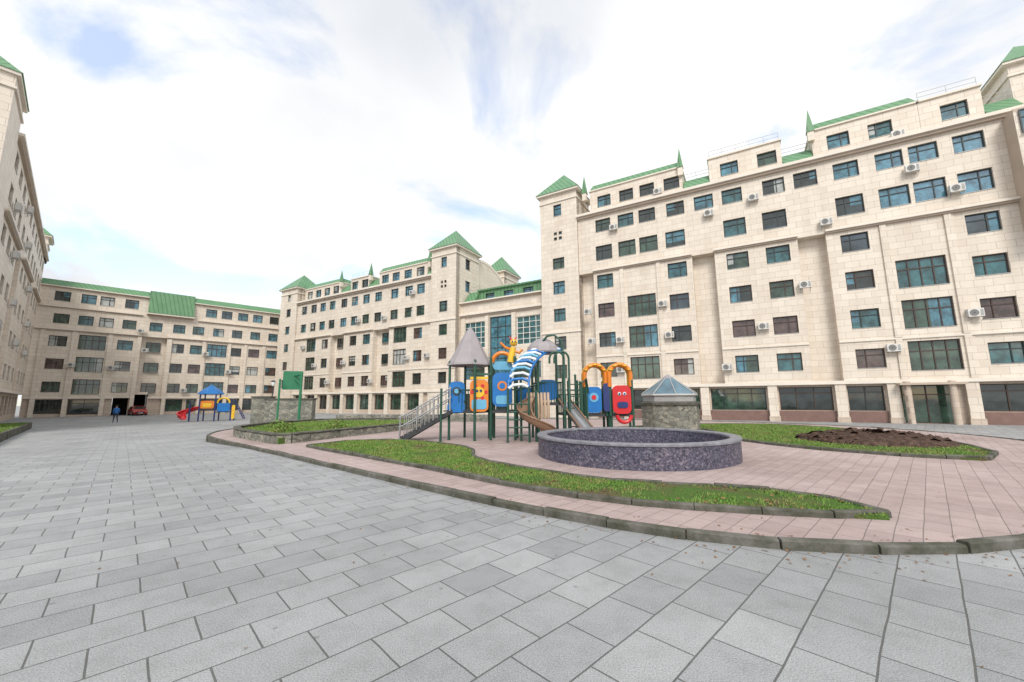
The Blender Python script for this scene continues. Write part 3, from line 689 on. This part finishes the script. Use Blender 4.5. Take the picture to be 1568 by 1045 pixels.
def playground():
    e=empty('playground_structure')
    mb=MB()
    A=deck(mb,-1.85,17.4,.88,1.3,-25,3.35); B=deck(mb,-.35,17.3,.72,1.3,-5,3.5)
    C=deck(mb,1.55,17.5,.8,1.6,10,3.7); D=deck(mb,3.7,18.0,.75,1.1,5,2.5); E=deck(mb,4.75,17.9,.7,1.1,-8,2.5); F=deck(mb,2.75,19.3,.7,1.1,12,2.9)
    for x,y,t in ((.35,16.5,3.2),(2.35,16.6,2.6),(2.9,17.1,2.3),(3.05,18.8,2.6),(-.9,18.6,3.3),(.4,18.5,3.4),(1.1,18.7,3.2),(-2.9,16.4,2.2)):
        mb.tube([(x,y,.06),(x,y,t)],.05,'play_green',10)
    child(mb,'decks_and_posts',e)
    mb=MB()
    mb.lathe([(1.0,3.2),(.98,3.28),(.84,3.5),(.64,3.85),(.42,4.3),(.22,4.65),(.03,4.92)],'canopy_grey',8,c=(-1.85,17.4,0),smooth=False,cap=False,a0=R(10))
    mb.lathe([(.95,3.22),(.03,3.6)],'canopy_grey',8,c=(-1.85,17.4,0),smooth=False,cap=False,a0=R(10))
    mb.lathe([(.70,3.72),(.72,3.78),(.66,3.98),(.48,4.2),(.24,4.34),(.02,4.4)],'canopy_grey',10,c=(1.35,17.3,0),smooth=False,cap=False)
    mb.lathe([(.68,3.73),(.02,3.95)],'canopy_grey',10,c=(1.35,17.3,0),smooth=False,cap=False)
    child(mb,'canopies',e)
    mb=MB()
    yA=16.62
    panel(mb,-2.72,-1.98,16.85,1.22,1.62,'play_blue',.25,.14); panel(mb,-2.68,-2.02,16.95,1.55,2.5,'play_blue',.05,.2)
    disc(mb,-2.35,16.92,2.1,.17,'step_dark'); disc(mb,-2.35,16.9,2.1,.10,'play_lightblue')
    panel(mb,-1.75,-1.0,yA,1.25,2.55,'play_orange',.05,.2); panel(mb,-1.68,-1.07,yA-.02,1.35,1.75,'play_lightblue',.02,.1)
    disc(mb,-1.38,yA-.03,2.05,.22,'play_yellow'); disc(mb,-1.46,yA-.05,2.1,.05,'play_darkblue'); disc(mb,-1.3,yA-.05,2.1,.05,'play_darkblue')
    for k in range(6): disc(mb,-1.38+.29*math.cos(k*1.047),yA-.022,2.05+.29*math.sin(k*1.047),.07,'play_red')
    mb.box(-1.75,-1.0,yA-.01,yA+.06,2.58,2.68,'play_yellow'); mb.box(-1.9,-.9,yA,yA+.08,2.75,2.83,'play_green')
    panel(mb,-.82,-.02,16.68,1.45,2.85,'play_blue',.05,.25); disc(mb,-.42,16.66,2.3,.2,'play_orange'); disc(mb,-.42,16.64,2.3,.12,'play_blue')
    panel(mb,-.68,-.15,16.66,1.55,1.9,'play_lightblue',.02,.1)
    y=16.95
    mb.tube([(-.05,y,3.3),(-.02,y,3.6),(.05,y,3.95)],.17,'play_yellow',12,.12); mb.lathe([(.02,-.17),(.14,-.1),(.17,0),(.14,.1),(.02,.17)],'play_yellow',12,c=(.07,y,4.15),cap=False)
    mb.tube([(-.05,y,3.85),(-.3,y-.05,3.95),(-.5,y-.05,4.15)],.06,'play_orange',8,.05); mb.tube([(.1,y,3.8),(.3,y-.05,3.7),(.45,y-.05,3.85)],.06,'play_orange',8,.05)
    mb.tube([(-.02,y,4.28),(-.12,y,4.42)],.05,'play_red',8,.01); mb.tube([(.12,y,4.28),(.2,y,4.42)],.05,'play_red',8,.01)
    disc(mb,.02,y-.18,4.18,.03,'play_darkblue'); disc(mb,.13,y-.18,4.18,.03,'play_darkblue')
    mb.tube(arc((-.42,y+.1,3.3),.42,180,0,12),.09,'play_orange',10); panel(mb,-.82,.0,17.05,3.0,3.35,'play_lightblue',.04,.15)
    panel(mb,-1.9,-1.2,18.0,1.35,2.2,'play_lightblue',.05,.15); panel(mb,1.2,2.0,18.05,1.7,2.6,'play_blue',.05,.2); panel(mb,.2,.9,18.2,1.4,2.3,'play_blue',.05,.2)
    panel(mb,3.2,3.85,17.4,1.15,2.25,'play_blue',.05,.18); disc(mb,3.52,17.38,1.8,.2,'play_lightblue'); disc(mb,3.52,17.36,1.8,.1,'play_red')
    panel(mb,4.32,5.1,17.3,1.1,2.3,'play_red',.06,.22); disc(mb,4.6,17.27,1.95,.07,'play_white'); disc(mb,4.82,17.27,1.95,.07,'play_white'); disc(mb,4.6,17.25,1.94,.04,'play_darkblue'); disc(mb,4.82,17.25,1.94,.04,'play_darkblue')
    panel(mb,4.5,4.95,17.26,1.35,1.6,'play_darkblue',.02,.1); panel(mb,3.93,4.25,17.35,1.2,2.4,'play_darkblue',.05,.12)
    mb.tube(arc((4.72,17.1,1.05),.3,180,360,10),.08,'play_red',8)
    child(mb,'coloured_panels',e,.008)
    mb=MB()
    P=[]; n=16
    for i in range(n):
        t=i/(n-1); a=R(80+95*t)
        P.append((1.55+1.35*math.cos(a),17.15-1.2*t,2.35+1.55*math.sin(a) if t<.8 else 2.35+1.55*math.sin(R(80+76))-(t-.8)*3.5))
    for i,(x,y,z) in enumerate(P):
        m=('play_lightblue','play_white','play_blue','play_white')[i%4]
        mb.tube([(x-.36,y-.1,z-.12),(x-.18,y,z+.02),(x+.18,y+.02,z+.05),(x+.42,y,z-.05)],.06,m,8)
    mb.tube([(x-.38,y-.1,z-.16) for x,y,z in P],.045,'play_blue',8); mb.tube([(x+.44,y,z-.09) for x,y,z in P],.045,'play_blue',8)
    x,y,z=P[-1]; mb.tube([(x-.38,y-.1,z-.1),(x-.4,y-.1,.08)],.045,'play_green',8); mb.tube([(x+.44,y,z-.05),(x+.46,y,.08)],.045,'play_green',8)
    for i in range(5): mb.tube([(x-.4,y-.1,.35+.3*i),(x+.46,y,.35+.3*i)],.03,'play_green',6)
    child(mb,'arched_ladder',e)
    mb=MB()
    cx,cy=.95,16.1; N=26
    prof=[(.22,.28),(.24,.08),(.32,0),(.62,0),(.72,.08),(.76,.30)]
    V=[];Fc=[]
    for i in range(N+1):
        t=i/N; a=R(100+250*t); z=1.55-1.3*t
        for r,h in prof: V.append((cx+r*math.cos(a),cy+r*math.sin(a)*.9,z+h))
    for i in range(N):
        for k in range(5): o=i*6+k; Fc.append((o,o+1,o+7,o+6))
    mb.add(V,Fc,'play_brown',True)
    mb.tube([V[i*6+5] for i in range(N+1)],.035,'play_brown',8); mb.tube([V[i*6] for i in range(N+1)],.035,'play_brown',8)
    mb.tube([(cx,cy,.08),(cx,cy,2.1)],.06,'play_green',10)
    for i in range(7): mb.tube([(.65+.14*i,16.8,.95),(.65+.14*i,16.7,1.5),(.65+.14*i,16.85,2.0)],.06,'play_tan',8)
    a=Vector((2.2,17.2,1.6)); b=Vector((3.0,15.4,.3)); q=Vector((.26,.12,0))
    pts=[a,a.lerp(b,.12)-Vector((0,0,.02)),a.lerp(b,.85)-Vector((0,0,.05)),b+Vector((.1,-.3,-.02))]
    V=[]
    for p in pts: V+= [tuple(p-q+Vector((0,0,.18))),tuple(p-q),tuple(p+q),tuple(p+q+Vector((0,0,.18)))]
    mb.add(V,[(i*4+k,i*4+k+1,i*4+k+5,i*4+k+4) for i in range(3) for k in range(3)],'steel',True)
    for k in (0,3): mb.tube([V[i*4+k] for i in range(4)],.03,'play_brown',8)
    mb.tube([(3.02,15.35,.08),(3.02,15.35,.3)],.03,'play_green',8)
    child(mb,'slides',e)
    mb=MB()
    N=7; x0,x1=-4.65,-2.6
    for i in range(N):
        x=x0+(x1-x0)*i/N; z=.08+(1.22)*(i+1)/N
        mb.box(x,x+.32,16.85,17.75,z-.05,z,'step_dark')
    for y in (16.83,17.77):
        mb.add([(x0-.05,y,.08),(x0+.2,y,.08),(x1+.1,y,1.2),(x1+.1,y,1.36),(x0-.05,y,.22)],[(0,1,2,3,4)],'step_dark')
    child(mb,'stairs',e)
    mb=MB()
    for y in (16.78,17.82):
        for k,(h) in enumerate((.95,.55)): mb.tube([(x0-.05,y,.1+h),(x0+.15,y,.16+h),(x1+.05,y,1.3+h)],.028,'steel',8)
        for i in range(13):
            t=i/12; x=x0+(x1-x0)*t; mb.tube([(x,y,.15+1.12*t),(x,y,1.08+1.2*t)],.018 if i%4 else .035,'steel',6)
    for x in (2.15,2.35):
        mb.tube([(x,16.5,.08),(x,16.5,3.4)]+arc((x-.3,16.5,3.4),.3,0,180,8)+[(x-.6,16.5,3.2)],.045,'play_green',10)
    mb.tube([(1.2,17.0,3.7),(1.25,16.9,4.1),(1.5,16.8,4.4),(1.8,16.8,4.45),(2.1,16.8,4.2),(2.15,16.8,3.6)],.05,'play_green',10)
    for i in range(9): mb.tube([(2.35,16.9,.35+.25*i),(2.95,17.1,.35+.25*i)],.025,'play_green',6)
    mb.tube([(2.95,17.1,.08),(2.95,17.1,2.4)],.045,'play_green',8); mb.tube([(2.35,16.9,.08),(2.35,16.9,2.5)],.045,'play_green',8)
    mb.tube([(2.95,17.1,2.4),(3.2,17.3,2.6),(3.3,17.4,2.0)],.04,'play_green',8)
    for Q,z in ((A,1.3),(B,1.3),(C,1.6),(D,1.1),(E,1.1),(F,1.1)):
        for k in range(4):
            p,q=Q[k],Q[(k+1)%4]
            if Q is A and k==1: continue
            mb.tube([(p[0],p[1],z+.85),(q[0],q[1],z+.85)],.025,'play_green',6)
            for i in range(1,8):
                t=i/8; mb.tube([(p[0]+(q[0]-p[0])*t,p[1]+(q[1]-p[1])*t,z),(p[0]+(q[0]-p[0])*t,p[1]+(q[1]-p[1])*t,z+.85)],.014,'play_green',5)
    for i in range(8): mb.box(.1+.12*i,.19+.12*i,17.0,17.8,1.28+.03*i,1.33+.03*i,'play_tan')
    for y in (17.0,17.8): mb.tube([(.1,y,2.1),(1.0,y,2.35)],.03,'play_green',8)
    child(mb,'rails_and_climbers',e)
    mb=MB()
    for cx,y in ((3.62,17.5),(4.68,17.4)):
        for yy,m in ((y,'play_orange'),(y+.22,'play_yellow')):
            mb.tube([(cx-.46,yy,2.25)]+arc((cx,yy,2.75),.46,180,0,14)+[(cx+.46,yy,2.25)],.1,m,12)
        for s in (-.46,.46): mb.tube([(cx+s,y-.0,1.0),(cx+s,y,2.3)],.06,'play_green',10)
        for k in range(5):
            a=R(30+30*k); mb.lathe([(.04,-.04),(.11,0),(.04,.04)],'play_yellow',8,c=(cx+.46*math.cos(a),y-.08,2.75+.46*math.sin(a)))
    child(mb,'arches',e)
playground()

# ------------------------------------------------------------------ second playground (far left)
def playground2():
    M=Matrix.Translation((-33,42.5,-.35))@Matrix.Rotation(R(20),4,'Z')
    e=empty('slide_playground',M); mb=MB()
    for x,y in ((0,0),(1.4,0),(1.4,1.4),(0,1.4)): mb.tube([(x,y,0),(x,y,2.9)],.07,'play_darkblue',8)
    mb.box(0,1.4,0,1.4,1.2,1.32,'step_dark')
    mb.lathe([(1.25,2.85),(1.2,2.95),(.9,3.25),(.4,3.6),(.05,3.85)],'play_blue',8,c=(.7,.7,0),smooth=False,cap=False)
    mb.lathe([(1.2,2.86),(.05,3.1)],'play_lightblue',8,c=(.7,.7,0),smooth=False,cap=False)
    panel(mb,.1,1.3,-.05,1.35,2.15,'play_orange'); panel(mb,.3,1.1,-.08,1.5,1.9,'play_yellow',.02,.1)
    for x,y in ((2.8,.2),(2.8,1.5)): mb.tube([(x,y,0),(x,y,2.3)],.07,'play_darkblue',8)
    mb.box(1.4,2.8,.2,1.4,.9,1.0,'step_dark'); panel(mb,1.55,2.7,.1,1.0,1.9,'play_blue')
    mb.tube(arc((2.1,.15,1.9),.55,180,0,10),.09,'play_yellow',8); panel(mb,2.9,3.2,.1,.2,1.7,'play_yellow')
    V=[];F=[];N=24;prof=[(.3,.35),(.34,.06),(.45,0),(.85,0),(.98,.08),(1.02,.4)]
    for i in range(N+1):
        t=i/N;a=R(20+230*t);z=1.35-1.15*t
        for r,h in prof: V.append((-1.0+r*math.cos(a),.6+r*math.sin(a),z+h))
    for i in range(N):
        for k in range(5): o=i*6+k;F.append((o,o+1,o+7,o+6))
    mb.add(V,F,'play_red',True); mb.tube([V[i*6+5] for i in range(N+1)],.07,'play_red',8); mb.tube([(-1,.6,0),(-1,.6,1.9)],.08,'play_darkblue',8)
    mb.tube([(3.2,.6,1.6),(4.0,.3,.2)],.06,'play_darkblue',8); mb.tube([(3.2,1.2,1.6),(4.0,.9,.2)],.06,'play_darkblue',8)
    for i in range(5): mb.tube([(3.3+.15*i,.55-.06*i,1.4-.26*i),(3.3+.15*i,1.15-.06*i,1.4-.26*i)],.04,'play_yellow',6)
    child(mb,'structure',e)
playground2()

# ------------------------------------------------------------------ basketball hoop
e=empty('basketball_hoop',Matrix.Translation((-15.2,28.8,-.3))@Matrix.Rotation(R(-72),4,'Z')); mb=MB()
mb.tube([(0,0,0),(0,0,4.0)],.09,'hoop_green',12); mb.tube([(0,0,3.95),(-.8,-.6,3.85)],.06,'hoop_green',10); mb.tube([(0,0,3.2),(-.8,-.6,3.6)],.04,'hoop_green',8)
mb.box(-.86,-.8,-1.35,-.05,2.85,4.2,'hoop_green')
for c,d in ((2.92,2.97),(4.1,4.15)): mb.box(-.875,-.862,-1.3,-.1,c,d,'white_paint')
mb.tube([(-1.1+.23*math.cos(a),-.7+.23*math.sin(a),3.1) for a in np.linspace(0,6.28,18)],.012,'play_orange',6,cap=False)
mb.tube([(-.2,-1.4,0),(-.2,-1.4,3.6)],.07,'hoop_green',10)
child(mb,'post_and_backboard',e)
def block(name,x,y,w,d,h,ang):
    M=Matrix.Translation((x,y,-.35))@Matrix.Rotation(R(ang),4,'Z'); e=empty(name,M); mb=MB()
    mb.box(-w/2,w/2,0,d,0,h-.12,'rubble_stone'); mb.box(-w/2-.08,w/2+.08,-.08,d+.08,h-.12,h,'kerb_stone')
    child(mb,'masonry',e)
block('stone_ramp_wall',-18.6,33.5,3.6,1.2,2.3,12); block('stone_ramp_wall',-21.6,34.5,1.3,2.5,2.5,20)
mb=MB(); mb.tube([(0,0,0),(0,0,3.6)],.07,'step_dark',10,.05); mb.lathe([(.1,0),(.22,.35),(.12,.45)],'white_paint',10,c=(0,0,3.6)); mb.lathe([(.26,4.03),(.02,4.2)],'step_dark',10,cap=False); mb.lathe([(.14,0),(.12,.4),(.08,.5)],'step_dark',10)
mb.make('street_lamp',None,Matrix.Translation((-24.5,41,-.35)))

# ------------------------------------------------------------------ red car in front of the gateway
def car():
    M=FC@Matrix.Translation((12.0,-1.8,GB))@Matrix.Rotation(R(8),4,'Z')
    e=empty('parked_car',M); mb=MB()
    secs=[(-2.1,.70,.35,.72,.74),(-1.95,.84,.25,.80,.82),(-1.1,.88,.22,.92,.96),(-.5,.88,.22,.95,1.40),(.3,.88,.22,.97,1.47),(1.2,.87,.22,.97,1.40),(1.8,.84,.25,.95,1.02),(2.1,.74,.35,.88,.90)]
    V=[];F=[]
    for y,w,z0,zb,zr in secs:
        cw=w*.78 if zr-zb>.2 else w*.9
        V+=[(-w,y,z0),(-w,y,zb-.1),(-w*.97,y,zb),(-cw,y,zr-.04),(-cw*.8,y,zr),(cw*.8,y,zr),(cw,y,zr-.04),(w*.97,y,zb),(w,y,zb-.1),(w,y,z0)]
    n=10
    for i in range(len(secs)-1):
        for k in range(n): F.append((i*n+k,(i+1)*n+k,(i+1)*n+(k+1)%n,i*n+(k+1)%n))
    F+=[tuple(range(n)),tuple(range(n*(len(secs)-1),n*len(secs)))]
    mb.add(V,F,'car_red',True)
    child(mb,'body',e)
    mb=MB()
    mb.add([(-.72,-1.06,.99),(.72,-1.06,.99),(.6,-.52,1.39),(-.6,-.52,1.39)],[(0,1,2,3)],'glass_dark')
    for s in (-1,1): mb.add([(s*.875,-.5,1.0),(s*.87,1.2,1.02),(s*.73,1.1,1.36),(s*.73,-.35,1.38)],[(0,1,2,3)],'glass_dark'); mb.box(min(s*.5,s*.78),max(s*.5,s*.78),-2.08,-1.96,.58,.72,'lamp_white')
    mb.box(-.45,.45,-2.13,-2.05,.42,.62,'tyre'); mb.box(-.26,.26,-2.15,-2.12,.36,.46,'white_paint')
    child(mb,'glass_and_lights',e)
    mb=MB()
    for x in (-.78,.78):
        for y in (-1.35,1.3):
            mb.X=Matrix.Translation((x,y,.31))@Matrix.Rotation(R(90),4,'Y'); mb.lathe([(.2,-.1),(.31,-.1),(.32,0),(.31,.1),(.2,.1)],'tyre',18); mb.lathe([(.19,-.105),(.19,.105)],'steel',14)
    child(mb,'wheels',e)
car()
# ------------------------------------------------------------------ walking person
def person():
    J={'pelvis':((0,0,.93),.14),'waist':((0,.0,1.08),.13),'chest':((0,.02,1.32),.16),'neck':((0,.03,1.49),.055),'jaw':((0,.05,1.57),.075),'head':((0,.04,1.66),.10),'crown':((0,.03,1.74),.07),
     'lsh':((-.18,.02,1.42),.065),'lel':((-.24,-.06,1.15),.048),'lwr':((-.23,.04,.92),.032),'lhand':((-.225,.07,.85),.034),
     'rsh':((.18,.02,1.42),.065),'rel':((.24,.0,1.14),.048),'rwr':((.24,.14,.96),.032),'rhand':((.235,.18,.90),.034),
     'lhip':((-.09,0,.88),.10),'lkn':((-.1,.14,.49),.065),'lan':((-.1,.2,.09),.045),'lto':((-.1,.36,.045),.038),
     'rhip':((.09,0,.88),.10),'rkn':((.1,-.06,.47),.065),'ran':((.1,-.28,.14),.045),'rto':((.1,-.16,.04),.038)}
    E=[('pelvis','waist'),('waist','chest'),('chest','neck'),('neck','jaw'),('jaw','head'),('head','crown'),('chest','lsh'),('lsh','lel'),('lel','lwr'),('lwr','lhand'),('chest','rsh'),('rsh','rel'),('rel','rwr'),('rwr','rhand'),
       ('pelvis','lhip'),('lhip','lkn'),('lkn','lan'),('lan','lto'),('pelvis','rhip'),('rhip','rkn'),('rkn','ran'),('ran','rto')]
    names=list(J); V=[Vector(J[n][0]) for n in names]; Rr=[J[n][1] for n in names]; Ed=[(names.index(a),names.index(b)) for a,b in E]
    for h,s in (('lhand',-1),('rhand',1)):
        b=V[names.index(h)]
        for k in range(4):
            p=b+Vector((0,.03-.02*k,-.04)); q=p+Vector((-s*.01,.01,-.035-.005*(k in(1,2)))); o=len(V); V+=[p,q]; Rr+=[.009,.008]; Ed+=[(names.index(h),o),(o,o+1)]
        p=b+Vector((-s*.02,.035,-.01)); q=p+Vector((-s*.005,.025,-.025)); o=len(V); V+=[p,q]; Rr+=[.01,.009]; Ed+=[(names.index(h),o),(o,o+1)]
    me=bpy.data.meshes.new('person_body'); me.from_pydata([tuple(v) for v in V],Ed,[])
    o=bpy.data.objects.new('body',me); S.collection.objects.link(o)
    sk=o.modifiers.new('skin','SKIN'); sk.use_smooth_shade=True
    for i,r in enumerate(Rr): me.skin_vertices[0].data[i].radius=(r,r*.85)
    me.skin_vertices[0].data[0].use_root=True
    ss=o.modifiers.new('sub','SUBSURF'); ss.levels=1; ss.render_levels=2
    m,nt,b=base_mat('person_clothes',(.1,.1,.3),.8)
    s=nn(nt,'ShaderNodeSeparateXYZ'); nt.links.new(objco(nt),s.inputs[0])
    mr=nn(nt,'ShaderNodeMath',operation='DIVIDE'); nt.links.new(s.outputs[2],mr.inputs[0]); mr.inputs[1].default_value=1.8
    c=ramp(nt,mr.outputs[0],[(0,(.03,.03,.03)),(.06,(.03,.035,.06)),(.53,(.03,.14,.38)),(.835,(.45,.28,.2)),(.93,(.04,.025,.02))],'CONSTANT')
    nt.links.new(c,b.inputs['Base Color']); me.materials.append(m)
    e=empty('walking_person',Matrix.Translation((-40.2,41,-.345))@Matrix.Rotation(R(60),4,'Z')); o.parent=e
    mb=MB()
    for x in (-.035,.035): mb.lathe([(.002,-.012),(.014,0),(.002,.012)],'hair',8,c=(x,.145,1.665),cap=False)
    mb.tube([(0,.13,1.67),(0,.165,1.635)],.012,'skin',6,.018); mb.tube([(-.025,.135,1.59),(.025,.135,1.59)],.006,'play_red',6)
    for x in (-.095,.095): mb.lathe([(.005,-.03),(.018,0),(.005,.03)],'skin',8,c=(x,.05,1.65),cap=False)
    mb.lathe([(.105,-.02),(.11,.05),(.09,.1),(.05,.125),(.002,.135)],'hair',14,c=(0,.03,1.66),cap=False)
    child(mb,'face_and_hair',e)
person()

# ------------------------------------------------------------------ world + sun + camera
w=bpy.data.worlds.new("World"); S.world=w; w.use_nodes=True; nt=w.node_tree; bg=nt.nodes['Background']
sky=nn(nt,'ShaderNodeTexSky',sky_type='NISHITA'); sky.sun_disc=False
EL,AZ=R(42),R(180)
sky.sun_elevation=EL; sky.sun_rotation=AZ; sky.air_density=1.2; sky.dust_density=1.0
tc=nn(nt,'ShaderNodeTexCoord'); sp=nn(nt,'ShaderNodeSeparateXYZ'); nt.links.new(tc.outputs['Generated'],sp.inputs[0])
za=nn(nt,'ShaderNodeMath',operation='ADD'); nt.links.new(sp.outputs[2],za.inputs[0]); za.inputs[1].default_value=.3
zm=nn(nt,'ShaderNodeMath',operation='MAXIMUM'); nt.links.new(za.outputs[0],zm.inputs[0]); zm.inputs[1].default_value=.05
dx=nn(nt,'ShaderNodeMath',operation='DIVIDE'); dy=nn(nt,'ShaderNodeMath',operation='DIVIDE')
nt.links.new(sp.outputs[0],dx.inputs[0]); nt.links.new(zm.outputs[0],dx.inputs[1]); nt.links.new(sp.outputs[1],dy.inputs[0]); nt.links.new(zm.outputs[0],dy.inputs[1])
cb=nn(nt,'ShaderNodeCombineXYZ'); nt.links.new(dx.outputs[0],cb.inputs[0]); nt.links.new(dy.outputs[0],cb.inputs[1])
mp=mapping(nt,cb.outputs[0],loc=(2.7,6.4,0))
n1=nn(nt,'ShaderNodeTexNoise'); n1.inputs['Scale'].default_value=1.7; n1.inputs['Detail'].default_value=10; n1.inputs['Roughness'].default_value=.55; n1.inputs['Distortion'].default_value=.35; nt.links.new(mp,n1.inputs['Vector'])
cov=ramp(nt,n1.outputs['Fac'],[(.38,(0,0,0)),(.47,(1,1,1))])
n2=nn(nt,'ShaderNodeTexNoise'); n2.inputs['Scale'].default_value=1.0; n2.inputs['Detail'].default_value=8; nt.links.new(mapping(nt,cb.outputs[0],loc=(9,4,0)),n2.inputs['Vector'])
cc=ramp(nt,n2.outputs['Fac'],[(.34,(5.5,5.65,5.95)),(.44,(6.4,6.5,6.65)),(.53,(7.3,7.3,7.3))])
sk2=mix(nt,'MULTIPLY',1,sky.outputs[0],(2.0,2.0,2.1))
mx=mix(nt,'MIX',cov,sk2,cc)
mx2=mix(nt,'MIX',.35,mx,cc)
nt.links.new(mx2,bg.inputs['Color']); bg.inputs['Strength'].default_value=.15
sd=bpy.data.lights.new('sun','SUN'); sd.energy=2.7; sd.angle=R(22); sd.color=(1,.96,.90)
so=bpy.data.objects.new('sun',sd); S.collection.objects.link(so)
dirv=Vector((math.sin(AZ)*math.cos(EL),math.cos(AZ)*math.cos(EL),math.sin(EL)))
so.rotation_euler=dirv.to_track_quat('Z','Y').to_euler(); so.location=(0,-20,40)
cam=bpy.data.cameras.new('camera'); co=bpy.data.objects.new('camera',cam); S.collection.objects.link(co); S.camera=co
cam.sensor_width=36; cam.lens=36*610/1568; cam.clip_end=1000; cam.clip_start=.05
co.matrix_world=Matrix.Translation((0,0,1.75))@Matrix.Rotation(R(90+8.3),4,'X')@Matrix.Rotation(-R(.4),4,'Z')
